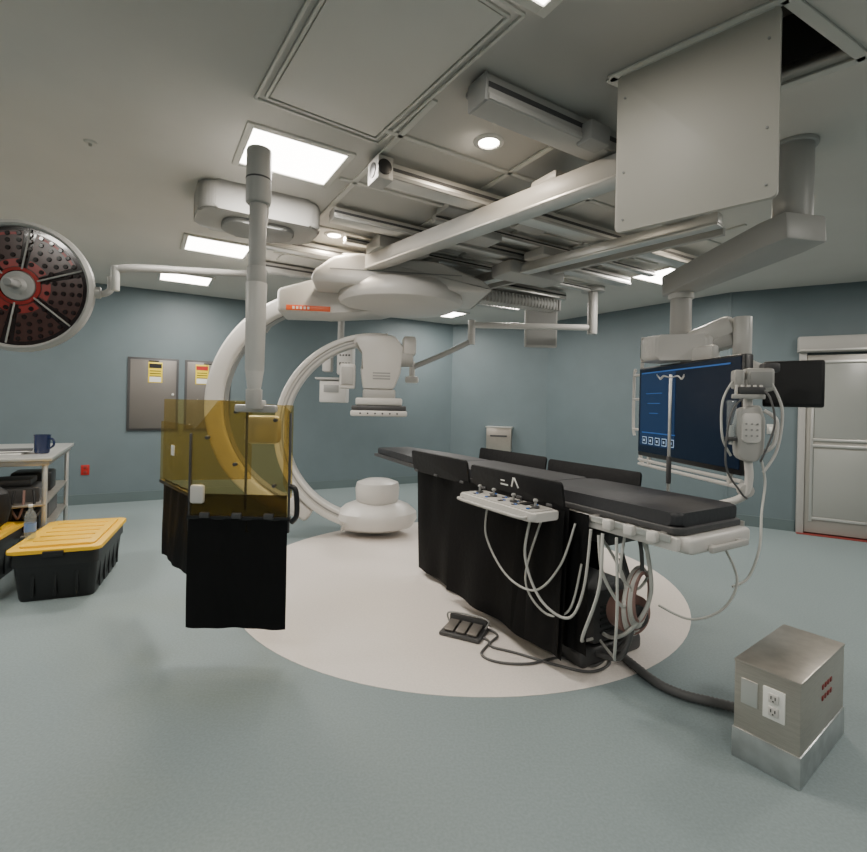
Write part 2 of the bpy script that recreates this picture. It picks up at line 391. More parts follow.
for sx in (.15, .37): box(tb, 'end_handle_post', (sx, -.045, .80), (.03, .05, .03), 'lgrey')
for x, nm in ((-.035, 'near'), (.565, 'far')):
    box(tb, 'side_rail_'+nm, (x, .85, .845), (.012, 1.65, .03), 'alu', bev=.003)
    for y in (.08, .45, .85, 1.25, 1.62):
        box(tb, 'rail_post', (x*.5+.0 if x < 0 else .545, y, .845), (.05, .04, .03), 'alu')
box(tb, 'side_beam_near', (-.012, .5, .82), (.03, 1.0, .06), 'white', bev=.01)
for y in (.1, .22, .34):
    box(tb, 'rail_clamp', (-.05, y, .84), (.04, .05, .05), 'white', bev=.01)
box(tb, 'base_plate', (.28, 1.40, .05), (.50, 1.7, .10), 'dgrey', bev=.03, seg=3)
box(tb, 'column_lower', (.28, 1.45, .27), (.40, .9, .36), 'lgrey', bev=.03)
box(tb, 'column_upper', (.28, 1.45, .60), (.34, .8, .36), 'white', bev=.03)
box(tb, 'longitudinal_drive', (.28, .90, .73), (.36, .9, .10), 'dgrey', bev=.02)
box(tb, 'electronics_box', (.28, .72, .26), (.34, .34, .30), 'dgrey', bev=.03)
for k in range(5): box(tb, 'electronics_vent', (.28, .547, .18+.035*k), (.24, .006, .012), 'black', bev=0)
def drape(name, x, y0, y1, z0, z1, amp=.012, freq=3.0, tilt=0.0, z0b=None):
    bm = bmesh.new(); nx, nz = 40, 14; g = []
    for i in range(nx+1):
        row = []
        for j in range(nz+1):
            t = i/nx; u = j/nz
            off = amp*(1-u)*math.sin(t*freq*2*math.pi)+amp*.4*math.sin(t*17+u*3)
            zb = z0 if z0b is None else z0+(z0b-z0)*t
            row.append(bm.verts.new((x+off-tilt*(1-u), y0+(y1-y0)*t, zb+(z1-zb)*u)))
        g.append(row)
    for i in range(nx):
        for j in range(nz): bm.faces.new((g[i][j], g[i+1][j], g[i+1][j+1], g[i][j+1]))
    bmesh.ops.solidify(bm, geom=bm.faces[:], thickness=.008)
    return finish(bm, name, 'vinylblk', tb, ang=60)
drape('lead_drape_a', -.085, .56, 1.66, .09, .88, .012, 2.5, .035)
drape('lead_drape_b', -.045, 1.60, 2.27, .05, .88, .012, 2.2, -.03)
drape('lead_drape_a2', -.10, .58, .95, .10, .86, .010, 1.5, .03)
drape('lead_drape_side', -.05, .46, .66, .14, .86, .006, 1.0, .0)
drape('lead_drape_far', .59, .9, 2.2, .10, .86, .010, 2.5, 0)
def flap(name, x, y0, y1, z0, z1, tilt):
    prism(tb, name, rrect(y1-y0, z1-z0, .02, cx=0, cy=(z1-z0)/2), -.008, .008, 'vinylblk', 'YZ', bev=.003, loc=(x, (y0+y1)/2, z0), rot=(0, R(tilt), 0))
flap('flap_near_a', -.075, .60, 1.42, .86, 1.01, -10)
flap('flap_near_b', -.075, 1.47, 2.25, .86, 1.03, -10)
flap('flap_far_a', .59, .64, 1.42, .86, 1.02, 8)
flap('flap_far_b', .59, 1.45, 2.28, .86, 1.03, 8)
for k in range(3):
    box(tb, 'emblem_%d' % k, (-.094-.003*k, 1.08+(.012 if k == 1 else 0), .925+k*.024), (.004, .07-.03*(k == 1), .010), 'paper', rot=(0, R(-10), 0), bev=.001)
box(tb, 'emblem_v1', (-.098, 1.0, .95), (.004, .012, .065), 'paper', rot=(R(25), R(-10), 0), bev=.001)
box(tb, 'emblem_v2', (-.098, .965, .95), (.004, .012, .065), 'paper', rot=(R(-25), R(-10), 0), bev=.001)
for y in (.7, .95, 1.3, 1.55, 1.9, 2.2):
    box(tb, 'flap_hinge', (-.085, y, .868), (.02, .05, .02), 'dgrey')
prism(tb, 'console_body', rrect(.20, .68, .03, cx=-.19, cy=.95), .81, .855, 'white', bev=.01)
prism(tb, 'console_face', rrect(.16, .62, .02, cx=-.19, cy=.95), .854, .861, 'lgrey', bev=.002)
for y in (.70, .88, 1.06, 1.20):
    cyl(tb, 'joystick_base', (-.19, y, .86), (-.19, y, .872), .022, 'dgrey')
    cyl(tb, 'joystick', (-.19, y, .87), (-.19, y, .895), .007, 'grey')
    lathe(tb, 'joystick_knob', [(0, 0), (.012, .004), (.014, .010), (.010, .018), (0, .02)], 'grey', loc=(-.19, y, .892), seg=16)
for i in range(3):
    for j in range(9):
        box(tb, 'console_key', (-.245+.018*i+(.08 if j % 2 else 0), .70+j*.06, .864), (.012, .02, .006), ('scrblue' if (i+j) % 3 == 0 else 'dgrey'), bev=.002)
box(tb, 'console_display', (-.16, .80, .865), (.07, .05, .008), 'black', bev=.002)
tube(tb, 'console_handle', [(-.29, .66, .83), (-.33, .70, .83), (-.33, 1.2, .83), (-.29, 1.24, .83)], .009, 'lgrey')
box(tb, 'console_bracket', (-.07, .95, .825), (.08, .2, .025), 'alu')

cb = empty('cable_bundle', (1.08, 2.09, 0), (0, 0, R(30.9)))
C = [
 ([(-.2, .72, .82), (-.22, .74, .60), (-.20, .64, .40), (-.14, .50, .34), (-.10, .44, .50), (-.08, .42, .80)], .007, 'cable'),
 ([(-.2, 1.1, .82), (-.21, 1.1, .62), (-.20, .92, .44), (-.18, .70, .42), (-.12, .58, .58), (-.06, .54, .80)], .006, 'cable'),
 ([(-.09, .34, .80), (-.13, .32, .55), (-.12, .42, .28), (-.02, .50, .20), (.10, .55, .16)], .008, 'cable'),
 ([(-.09, .26, .80), (-.10, .24, .50), (-.06, .28, .24), (.08, .40, .14), (.20, .62, .14)], .007, 'cable'),
 ([(-.07, .38, .78), (-.08, .34, .60), (.02, .30, .44), (.10, .36, .55), (.10, .5, .72)], .008, 'cable'),
 ([(.10, .24, .76), (.12, .22, .52), (.08, .28, .34), (.14, .45, .20), (.22, .62, .16)], .010, 'cable'),
 ([(.40, .05, .78), (.46, .0, .60), (.42, .04, .45), (.32, .14, .38), (.24, .26, .42)], .006, 'cable'),
 ([(-.12, .72, .80), (-.16, .80, .45), (-.13, .68, .30), (-.08, .55, .35), (-.05, .50, .60)], .006, 'cable'),
 ([(.02, .30, .78), (.0, .30, .60), (.10, .28, .52), (.22, .30, .60), (.20, .34, .76)], .007, 'cable'),
]
for i, (pts, r, m) in enumerate(C): tube(cb, 'cable_%d' % i, pts, r, m, seg=8)
for k in range(8):
    rr = .10+.007*k; cx_, cy_, cz_ = .12+.014*k, .27+.004*k, .48-.010*k
    pts = [(cx_+rr*math.cos(2*math.pi*i/20), cy_+.03*math.cos(2*math.pi*i/20)+.01*k, cz_+rr*1.15*math.sin(2*math.pi*i/20)) for i in range(21)]
    tube(cb, 'coil_%d' % k, pts, .008, 'cable' if k % 4 else 'pink', seg=7, n=3)
cyl(cb, 'coil_drum', (.17, .34, .35), (.19, .44, .35), .10, 'pink')
cyl(cb, 'coil_drum_cap', (.16, .32, .35), (.17, .34, .35), .06, 'dgrey')
tube(cb, 'coil_strap', [(.15, .29, .58), (.15, .30, .70), (.15, .32, .78)], .01, 'cabled')
for i, (y, x) in enumerate(((.35, .12), (.42, .22), (.48, .30))):
    tube(cb, 'power_cord_%d' % i, [(x, y+.05, .60), (x-.03, y-.05, .36), (x+.02, y+.05, .12), (x+.02, y+.2, .07)], .014, 'cabled', seg=8)
tube(None, 'floor_conduit_hose', [(1.02, 2.95, .04), (1.06, 2.78, .03), (1.11, 2.6, .026), (1.165, 2.43, .026), (1.25, 2.34, .026), (1.36, 2.29, .026), (1.46, 2.23, .03), (1.475, 2.19, .04), (1.482, 2.165, .05)], lambda t: .022+.002*math.sin(t*400), 'cabled', seg=12, n=14)
fcb = empty('floor_cable', (.6, 2.75, .01))
for i, pts in enumerate(([(.30, 2.93, .015), (.36, 2.86, .01), (.30, 2.72, .01), (.38, 2.64, .01), (.55, 2.63, .01), (.74, 2.70, .01), (.88, 2.62, .01), (.98, 2.70, .01), (1.02, 2.85, .02)],
                         [(.24, 3.06, .015), (.34, 3.05, .01), (.42, 2.95, .01), (.36, 2.82, .01), (.50, 2.74, .01), (.70, 2.62, .01), (.86, 2.56, .012), (1.0, 2.66, .012), (1.0, 2.84, .02)])):
    tube(fcb, 'strand_%d' % i, [(x-.6, y-2.75, z-.01) for x, y, z in pts], .007, 'cabled', seg=8)

fs = empty('foot_pedal_switch', (.22, 2.98, 0.002), (0, 0, R(-25)))
box(fs, 'base', (0, 0, .012), (.26, .19, .024), 'dgrey', bev=.008)
for x in (-.075, .0, .075):
    box(fs, 'pedal', (x, -.015, .042), (.062, .12, .014), 'darksteel', rot=(R(8), 0, 0), bev=.005)
box(fs, 'guard', (0, .075, .05), (.25, .03, .05), 'dgrey', bev=.01)
tube(fs, 'handle', [(-.12, .05, .03), (-.12, .06, .085), (.12, .06, .085), (.12, .05, .03)], .006, 'grey', seg=8)

# ------------------------------------------------------------------ stainless power pedestal
pd = empty('floor_power_pedestal', (1.386, 1.798, 0), (0, 0, math.atan2(.332, .444)))
box(pd, 'skirt', (.277, .113, .06), (.555, .235, .12), 'steel2', bev=.004)
box(pd, 'body', (.277, .113, .25), (.545, .225, .27), 'steel', bev=.004)
box(pd, 'lid', (.277, .113, .39), (.550, .230, .012), 'steel', bev=.004)
box(pd, 'outlet_plate', (.002, .085, .275), (.008, .075, .12), 'paper', bev=.003)
for zz in (.25, .30):
    box(pd, 'outlet_face', (-.004, .085, zz), (.008, .035, .036), 'white', bev=.004)
    for yy in (-.007, .007): box(pd, 'outlet_slot', (-.009, .085+yy, zz+.004), (.003, .003, .012), 'black', bev=0)
    cyl(pd, 'outlet_ground', (-.0095, .085, zz-.009), (-.006, .085, zz-.009), .003, 'black', seg=8, bev=0)
box(pd, 'blank_plate', (.002, .170, .28), (.006, .06, .10), 'alu', bev=.003)
for k in range(2):
    for j in range(4):
        box(pd, 'label_text', (.26+j*.034, -.0005, .30-.045*k), (.020, .004, .018), 'maroon', bev=.001)

# ------------------------------------------------------------------ monitor boom (right)
mb = empty('ceiling_display_boom', (1.98, 2.71, H))
def L_(x, y, z): return (x-1.98, y-2.71, z-H)
cyl(mb, 'ceiling_flange', L_(1.98, 2.71, 2.88), L_(1.98, 2.71, 2.9), .115, 'lgrey', seg=40)
cyl(mb, 'column', L_(1.98, 2.71, 2.42), L_(1.98, 2.71, 2.885), .095, 'lgrey', seg=40)
d_ = (Vector((1.81, 3.6))-Vector((1.98, 2.71))); ya = math.atan2(d_.y, d_.x)
prism(mb, 'main_arm', [(-.11, -.13), (-.11, .13), (.05, .15), (.95, .10), (1.0, .06), (1.0, -.06), (.95, -.10), (.05, -.15)], -.10, .05, 'lgrey', bev=.015, loc=L_(1.96, 2.71, 2.42), rot=(0, R(4), ya))
cyl(mb, 'drop_column', L_(1.81, 3.58, 1.88), L_(1.81, 3.58, 2.36), .072, 'lgrey')
cyl(mb, 'drop_collar', L_(1.81, 3.58, 2.22), L_(1.81, 3.58, 2.29), .086, 'white')
prism(mb, 'swivel_head', rrect(.50, .30, .12, 8), -.10, .08, 'white', bev=.035, loc=L_(1.76, 3.50, 1.85), rot=(0, 0, R(-20)), seg=4)
beam(mb, 'spring_arm', L_(1.82, 3.50, 1.88), L_(2.02, 3.26, 1.99), .14, .15, 'white', bev=.05)
beam(mb, 'spring_arm_cover', L_(1.88, 3.42, 1.84), L_(2.02, 3.26, 1.89), .12, .10, 'lgrey', bev=.03)
cyl(mb, 'spring_arm_end', L_(2.04, 3.22, 1.74), L_(2.04, 3.22, 2.03), .055, 'white')
tube(mb, 'monitor_link', [L_(2.04, 3.22, 1.76), L_(2.08, 3.15, 1.70), L_(2.14, 3.05, 1.66)], .03, 'white', seg=12)
cyl(mb, 'hanger', L_(1.78, 3.40, 1.72), L_(1.78, 3.40, 1.9), .05, 'lgrey')
ds = empty('large_medical_display', (1.70, 3.33, 1.385), (0, 0, math.atan2(1.08, -.10)-math.pi/2))
box(ds, 'housing', (.035, 0, 0), (.06, 1.16, .70), 'black', bev=.012)
box(ds, 'screen', (.002, 0, .01), (.006, 1.12, .65), 'screen', bev=0)
box(ds, 'ui_panel', (-.002, .30, .02), (.003, .46, .56), 'scrmid', bev=0)
box(ds, 'ui_header', (-.004, .02, .300), (.003, 1.0, .010), 'scrblue', bev=0)
for k in range(3):
    box(ds, 'ui_line', (-.004, .34, .14-.075*k), (.003, .22-.05*(k % 3), .005), 'scrblue', bev=0)
for k in range(5):
    box(ds, 'ui_button', (-.004, .46-.09*k, -.22), (.003, .06, .055), 'scrwhite', bev=0)
    box(ds, 'ui_button_core', (-.0055, .46-.09*k, -.22), (.003, .048, .044), 'screen', bev=0)
    box(ds, 'ui_button_dot', (-.007, .46-.09*k, -.22), (.003, .018, .018), 'scrwhite', bev=0)
box(ds, 'ui_band', (-.004, .28, -.16), (.003, .44, .008), 'scrblue', bev=0)
box(ds, 'mount_plate', (.09, 0, .05), (.06, .4, .3), 'lgrey', bev=.01)
for z in (-.42, -.385): tube(ds, 'grab_bar', [(.03, -.55, z), (.03, .60, z)], .012, 'white')
tube(ds, 'frame_bar_a', [(.06, .60, -.42), (.06, .64, -.3), (.06, .64, .35), (.06, .60, .42)], .014, 'white')
tube(ds, 'frame_bar_b', [(.06, .74, -.20), (.06, .76, -.1), (.06, .76, .30), (.06, .74, .34)], .012, 'white')
for z in (-.15, .1, .3): box(ds, 'frame_link', (.06, .70, z), (.02, .12, .02), 'white')
box(ds, 'hanger_arm', (.10, -.05, .40), (.06, .30, .10), 'white', bev=.02)
for y in (-.45, .45): box(ds, 'bar_link', (.03, y, -.38), (.025, .03, .1), 'white')

sm = empty('small_monitor', (2.16, 2.92, 1.575), (0, 0, R(-38)))
box(sm, 'housing', (0.0, 0, 0), (.30, .045, .28), 'black', bev=.012)
box(sm, 'screen', (0, -.024, .005), (.27, .004, .245), 'black', bev=0)
box(sm, 'rear_cover', (0, .035, 0), (.22, .03, .18), 'dgrey', bev=.01)
cyl(sm, 'pivot', (0, .03, .0), (0, .12, .02), .035, 'dgrey')
box(sm, 'neck', (0, .11, .05), (.05, .04, .16), 'white')
tube(sm, 'handle', [(-.16, 0, -.08), (-.19, -.03, -.05), (-.19, -.03, .07), (-.16, 0, .1)], .009, 'lgrey')

ij = empty('contrast_injector', (1.64, 2.52, 1.29), (0, 0, R(-15)))
prism(ij, 'head_body', [(-.06, -.12), (-.072, .02), (-.05, .13), (.04, .15), (.065, .07), (.06, -.09), (.03, -.145), (-.03, -.145)], -.05, .05, 'lgrey', 'XZ', bev=.018)
prism(ij, 'head_face', rrect(.085, .15, .02, cx=-.005, cy=.03), -.058, -.048, 'white', 'XZ', bev=.003)
for i in range(3):
    for j in range(3):
        cyl(ij, 'key', (-.03+.025*i, -.062, .05-.03*j), (-.03+.025*i, -.056, .05-.03*j), .005, 'grey', seg=12, bev=0)
cyl(ij, 'syringe', (-.09, -.03, -.02), (-.09, -.03, .17), .022, 'clear')
cyl(ij, 'syringe_plunger', (-.09, -.03, -.06), (-.09, -.03, .04), .011, 'white')
cyl(ij, 'syringe_collar', (-.09, -.03, -.04), (-.09, -.03, -.02), .029, 'dgrey')
box(ij, 'control_box', (.05, .04, .28), (.13, .09, .12), 'lgrey', bev=.015)
box(ij, 'control_box_face', (.05, -.008, .28), (.10, .006, .08), 'grey', bev=.003)
box(ij, 'side_box', (-.05, .02, .28), (.05, .07, .10), 'lgrey', bev=.012)
box(ij, 'top_box', (.11, .06, .345), (.08, .07, .05), 'dgrey', bev=.012)
box(ij, 'valve_block', (.0, -.02, .22), (.12, .05, .04), 'dgrey', bev=.008)
for k in range(5): cyl(ij, 'manifold_port', (-.07+.028*k, -.03, .185), (-.07+.028*k, -.03, .25), .008, 'white', seg=10, bev=.002)
box(ij, 'manifold', (-.015, -.03, .19), (.15, .03, .025), 'lgrey', bev=.006)
cyl(ij, 'spine', (0, .02, .13), (0, .02, .28), .022, 'white')
tube(ij, 'handle_loop', [(.055, -.02, -.1), (.10, -.04, -.05), (.11, -.04, .07), (.06, -.02, .12)], .010, 'white')
tube(ij, 'stand_arm', [(0, 0, -.14), (.01, .01, -.24), (-.01, .02, -.33), (-.10, .04, -.38), (-.22, .05, -.40), (-.28, .05, -.41)], .020, 'white', seg=14)
cyl(ij, 'stand_knuckle', (0, 0, -.30), (0, .06, -.30), .035, 'lgrey')
box(ij, 'rail_clamp', (-.30, .05, -.42), (.07, .06, .07), 'lgrey', bev=.012)
tube(ij, 'signal_cable', [(.06, 0, -.13), (.08, .0, -.25), (.05, -.05, -.40), (.02, -.12, -.56), (-.04, -.16, -.70), (-.12, -.2, -.74)], .006, 'cable')
tube(ij, 'signal_cable_2', [(.10, .0, .26), (.15, .0, .12), (.13, .0, -.08), (.07, .0, -.20)], .007, 'white')
tube(ij, 'signal_cable_3', [(-.08, .0, .27), (-.13, -.02, .16), (-.13, -.03, -.02), (-.08, 0, -.12)], .006, 'cable')
tube(ij, 'signal_cable_4', [(.04, -.02, .24), (.07, -.07, .18), (.09, -.07, .04), (.04, -.05, -.14)], .005, 'cabled')
tube(ij, 'signal_cable_5', [(-.02, -.03, .20), (-.10, -.06, .10), (-.12, -.06, -.16), (-.04, -.02, -.30), (.0, .0, -.34)], .005, 'cabled')

iv = empty('iv_pole', (1.39, 2.85, .85))
cyl(iv, 'pole', (0, 0, -.03), (0, 0, .76), .009, 'alu', seg=14)
cyl(iv, 'grip', (0, 0, .12), (0, 0, .28), .014, 'dgrey', seg=14)
beam(iv, 'clamp_arm', (0, 0, .0), (-.06, -.036, .0), .03, .04, 'white')
for k in range(4):
    a_ = k*math.pi/2+.3
    tube(iv, 'hook_%d' % k, [(0, 0, .74), (.05*math.cos(a_), .05*math.sin(a_), .752), (.08*math.cos(a_), .08*math.sin(a_), .735), (.10*math.cos(a_), .10*math.sin(a_), .757)], .003, 'alu', seg=8)

# ------------------------------------------------------------------ ceiling boom (left) + surgical light + shield
cn = empty('ceiling_boom_canopy', (-1.35, 3.65, H), (0, 0, AX))
prism(cn, 'canopy', rrect(.85, .50, .12, 8), -.20, 0, 'lgrey', bev=.03)
prism(cn, 'canopy_lower', rrect(.5, .34, .12, 8), -.24, -.19, 'grey', bev=.02)
cyl(cn, 'boom_hub', (0, 0, -.50), (0, 0, -.23), .055, 'lgrey')

sl = empty('surgical_light', (-2.23, 2.6, 1.985))
face = Vector((.30, -1, -.03)).normalized()
sl.rotation_mode = 'QUATERNION'; sl.rotation_quaternion = face.to_track_quat('Z', 'Y')
lathe(sl, 'rim', [(.315, -.03), (.335, -.03), (.35, -.005), (.348, .02), (.33, .034), (.318, .028), (.314, .0), (.315, -.03)], 'lgrey', seg=64)
lathe(sl, 'back_shell', [(0, -.11), (.10, -.11), (.22, -.085), (.31, -.04), (.335, -.01), (.31, 0), (0, 0)], 'lgrey', seg=64)
lathe(sl, 'front_glass', [(0, .012), (.316, .012), (.316, .0), (0, .0)], 'lampglass', seg=64)
for k in range(6):
    a_ = k*math.pi/3+.35
    box(sl, 'spoke_%d' % k, (.20*math.cos(a_), .20*math.sin(a_), .020), (.22, .009, .008), 'lgrey', rot=(0, 0, a_), bev=.003)
    pp_ = []
    for q in range(9):
        an = a_+.10+(math.pi/3-.20)*q/8; pp_.append((.295*math.cos(an), .295*math.sin(an)))
    for q in range(9):
        an = a_+math.pi/3-.16-(math.pi/3-.32)*q/8; pp_.append((.10*math.cos(an), .10*math.sin(an)))
    prism(sl, 'petal_%d' % k, pp_, .0125, .0145, 'lampbrown')
    pp_ = []
    for q in range(9):
        an = a_+.18+(math.pi/3-.36)*q/8; pp_.append((.145*math.cos(an), .145*math.sin(an)))
    for q in range(9):
        an = a_+math.pi/3-.20-(math.pi/3-.40)*q/8; pp_.append((.105*math.cos(an), .105*math.sin(an)))
    prism(sl, 'petal_red_%d' % k, pp_, .0145, .0155, 'lampred')
    if k in (0, 1, 3):
        pp_ = []
        for q in range(9):
            an = a_+.14+(math.pi/3-.28)*q/8; pp_.append((.285*math.cos(an), .285*math.sin(an)))
        for q in range(9):
            an = a_+math.pi/3-.14-(math.pi/3-.28)*q/8; pp_.append((.272*math.cos(an), .272*math.sin(an)))
        prism(sl, 'petal_edge_%d' % k, pp_, .0145, .0155, 'lampred')
bm = bmesh.new()
for rr, n in ((.13, 14), (.165, 20), (.205, 26), (.245, 30), (.28, 34)):
    for k in range(n):
        a_ = 2*math.pi*(k+.5)/n
        mt = Matrix.Translation((rr*math.cos(a_), rr*math.sin(a_), .018))
        bmesh.ops.create_cone(bm, cap_ends=True, segments=12, radius1=.013, radius2=.010, depth=.006, matrix=mt)
finish(bm, 'led_lenses', 'lampglass', sl)
lathe(sl, 'hub_ring', [(.082, .012), (.10, .012), (.10, .020), (.082, .024)], 'lampred', seg=48)
lathe(sl, 'hub', [(0, .05), (.03, .05), (.045, .035), (.075, .03), (.082, .012), (0, .012)], 'lgrey', seg=32)
lathe(sl, 'handle', [(0, .13), (.018, .128), (.024, .11), (.020, .06), (.024, .05), (0, .05)], 'grey', seg=24)
tube(sl, 'yoke', [(.34, 0, -.01), (.38, .0, -.03), (.41, .03, -.04), (.41, .10, -.04)], .018, 'lgrey', seg=12)
cyl(sl, 'yoke_pivot', (.33, 0, -.01), (.37, 0, -.02), .032, 'lgrey')
sa = empty('surgical_light_arm', (-1.75, 2.7, 2.1))
def S_(x, y, z): return (x+1.75, y-2.7, z-2.1)
cyl(sa, 'wrist', S_(-1.80, 2.72, 2.00), S_(-1.80, 2.72, 2.14), .022, 'white')
tube(sa, 'spring_arm', [S_(-1.80, 2.72, 2.12), S_(-1.72, 2.80, 2.15), S_(-1.55, 3.1, 2.22), S_(-1.38, 3.6, 2.34)], .024, 'lgrey', seg=14)
cyl(sa, 'elbow', S_(-1.36, 3.64, 2.28), S_(-1.36, 3.64, 2.41), .05, 'white')

sh = empty('ceiling_radiation_shield', (-.93, 2.47, 2.3))
def H_(x, y, z): return (x+.93, y-2.47, z-2.3)
px_, py_ = -.915, 2.47
cyl(sh, 'top_cap', H_(px_, py_, 2.40), H_(px_, py_, 2.68), .062, 'lgrey', bev=.012)
cyl(sh, 'top_cap_band', H_(px_, py_, 2.52), H_(px_, py_, 2.53), .0635, 'dgrey')
cyl(sh, 'upper_tube', H_(px_, py_, 2.05), H_(px_, py_, 2.42), .042, 'lgrey')
cyl(sh, 'knuckle', H_(px_, py_, 1.98), H_(px_, py_, 2.08), .048, 'lgrey')
cyl(sh, 'lower_tube', H_(px_, py_, 1.55), H_(px_, py_, 2.0), .046, 'white', r2=.052)
cyl(sh, 'lower_taper', H_(px_, py_, 1.44), H_(px_, py_, 1.56), .03, 'white', r2=.046)
tube(sh, 'extension_arm', [H_(px_, py_, 2.46), H_(-1.0, 2.75, 2.46), H_(-1.33, 3.55, 2.46)], .04, 'lgrey', seg=16)
cyl(sh, 'swivel', H_(px_+.0, py_, 1.36), H_(px_+.0, py_, 1.46), .04, 'lgrey')
box(sh, 'bracket', H_(px_-.02, 2.56, 1.36), (.22, .04, .04), 'lgrey', bev=.01)
box(sh, 'bracket_drop', H_(px_, 2.52, 1.38), (.05, .14, .05), 'lgrey', bev=.01)
fy = 2.60
prism(sh, 'front_acrylic', [(x+.93, z-2.3) for x, z in ((-1.29, .70), (-.76, .70), (-.76, 1.34), (-.80, 1.38), (-1.15, 1.40), (-1.29, 1.22))], fy-2.47-.006, fy-2.47+.006, 'amber', 'XZ', bev=.002)
def vpanel(name, a, b, z0, z1, m, t=.012):
    return beam(sh, name, H_(a[0], a[1], (z0+z1)/2), H_(b[0], b[1], (z0+z1)/2), t, z1-z0, m, bev=.003)
vpanel('side_acrylic', (-1.30, 2.62), (-1.72, 3.08), .88, 1.26, 'amber')
vpanel('back_acrylic', (-1.72, 3.10), (-1.20, 3.22), .88, 1.40, 'amber')
vpanel('right_acrylic', (-.76, 2.62), (-.93, 3.05), .88, 1.38, 'amber')
vpanel('lower_amber', (-1.28, 2.585), (-.77, 2.585), .70, .90, 'amberd')
vpanel('frame_bottom', (-1.30, 2.59), (-.75, 2.59), .765, .785, 'black', .03)
vpanel('frame_left', (-1.295, 2.59), (-1.285, 2.59), .70, 1.22, 'dgrey', .02)
vpanel('frame_right', (-.765, 2.59), (-.755, 2.59), .70, 1.34, 'dgrey', .02)
vpanel('side_frame', (-1.30, 2.64), (-1.72, 3.09), .87, .89, 'black', .03)
def apron(name, a, b, z0, z1, amp=.008):
    a = Vector(a); b = Vector(b); d = (b-a).normalized(); n = Vector((d.y, -d.x))
    bm = bmesh.new(); g = []
    for i in range(25):
        t = i/24; row = []
        for j in range(9):
            u = j/8; q = a.lerp(b, t)+n*(amp*(1-u)*math.sin(t*9)+.004*math.sin(t*23+u*4))
            row.append(bm.verts.new(H_(q.x, q.y, z0+(z1-z0)*u)))
        g.append(row)
    for i in range(24):
        for j in range(8): bm.faces.new((g[i][j], g[i+1][j], g[i+1][j+1], g[i][j+1]))
    bmesh.ops.solidify(bm, geom=bm.faces[:], thickness=.008)
    return finish(bm, name, 'vinylblk', sh, ang=60)
apron('apron_front', (-1.29, 2.575), (-.76, 2.575), .19, .77)
apron('apron_side', (-1.32, 2.66), (-1.70, 3.07), .42, .90)
for x in (-1.2, -1.03, -.86):
    box(sh, 'apron_clip', H_(x, 2.57, .79), (.05, .02, .03), 'dgrey', bev=.004)
box(sh, 'white_latch', H_(-1.24, 2.57, .90), (.075, .03, .10), 'white', bev=.015)
box(sh, 'label', H_(-1.52, 2.84, 1.10), (.06, .006, .06), 'paper', rot=(0, 0, R(-48)), bev=.001)
tube(sh, 'side_handle', [H_(-.75, 2.58, .95), H_(-.72, 2.56, .94), H_(-.71, 2.56, .88), H_(-.71, 2.56, .80), H_(-.74, 2.58, .76)], .014, 'black')
for x, z in ((-1.05, 1.06), (-.84, 1.3), (-1.2, 1.2), (-.84, .95), (-1.05, 1.34)):
    cyl(sh, 'knob', H_(x, 2.57, z), H_(x, 2.60, z), .010, 'dgrey', seg=14)
tube(sh, 'inner_rod', [H_(-1.02, 2.66, 1.36), H_(-1.02, 2.66, .80)], .007, 'dgrey')
box(sh, 'inner_box', H_(-.96, 2.74, 1.24), (.20, .08, .16), 'white', bev=.03)

# ------------------------------------------------------------------ far boom arms
fb = empty('ceiling_boom_arm', (1.94, 6.0, H))
def F_(x, y, z): return (x-1.94, y-6.0, z-H)
cyl(fb, 'flange', F_(1.94, 6, 2.84), F_(1.94, 6, 2.9), .14, 'lgrey')
cyl(fb, 'column', F_(1.94, 6, 2.32), F_(1.94, 6, 2.86), .06, 'lgrey')
tube(fb, 'arm_upper', [F_(1.94, 6, 2.40), F_(.45, 6, 2.40)], .038, 'white', seg=14)
cyl(fb, 'elbow', F_(.45, 6, 2.16), F_(.45, 6, 2.46), .045, 'white')
tube(fb, 'arm_lower', [F_(.45, 6, 2.2), F_(.1, 5.95, 2.02), F_(-.25, 5.9, 1.86)], .032, 'lgrey', seg=14)
cyl(fb, 'wrist', F_(-.27, 5.9, 1.72), F_(-.27, 5.9, 1.92), .035, 'white')
box(fb, 'tool_plate', F_(-.27, 5.9, 1.70), (.16, .1, .08), 'white', bev=.02)
fm = empty('ceiling_mounted_monitor', (1.36, 6.25, H))
cyl(fm, 'drop_tube', (0, .05, -.3), (0, .05, 0), .03, 'lgrey')
box(fm, 'housing', (0, 0, -.44), (.42, .05, .58), 'lgrey', bev=.02)
box(fm, 'screen', (0, -.027, -.44), (.37, .004, .52), 'grey', bev=0)

ep = empty('equipment_pendant', (-1.30, 6.7, H))
cyl(ep, 'flange', (0, 0, -.06), (0, 0, 0), .12, 'lgrey')
cyl(ep, 'drop_tube', (0, 0, -.75), (0, 0, -.05), .045, 'lgrey')
box(ep, 'service_head', (.08, 0, -.92), (.22, .22, .4), 'white', bev=.03)
box(ep, 'shelf', (-.08, -.05, -1.18), (.42, .32, .03), 'lgrey', bev=.01)
box(ep, 'device', (-.06, -.06, -1.35), (.36, .24, .30), 'white', bev=.02)
box(ep, 'device_screen', (-.08, -.185, -1.31), (.2, .01, .10), 'grey', bev=.003)
box(ep, 'device_side', (-.16, -.05, -.95), (.12, .18, .26), 'white', bev=.02)
for k in range(4):
    cyl(ep, 'gas_outlet', (.02+.04*k, -.115, -.85), (.02+.04*k, -.11, -.85), .014, 'dgrey', seg=12, bev=0)
    box(ep, 'socket', (.02+.04*k, -.113, -.97), (.03, .01, .04), 'dgrey', bev=.003)
tube(ep, 'side_rail', [(-.3, -.18, -1.17), (.14, -.18, -1.17)], .01, 'alu')

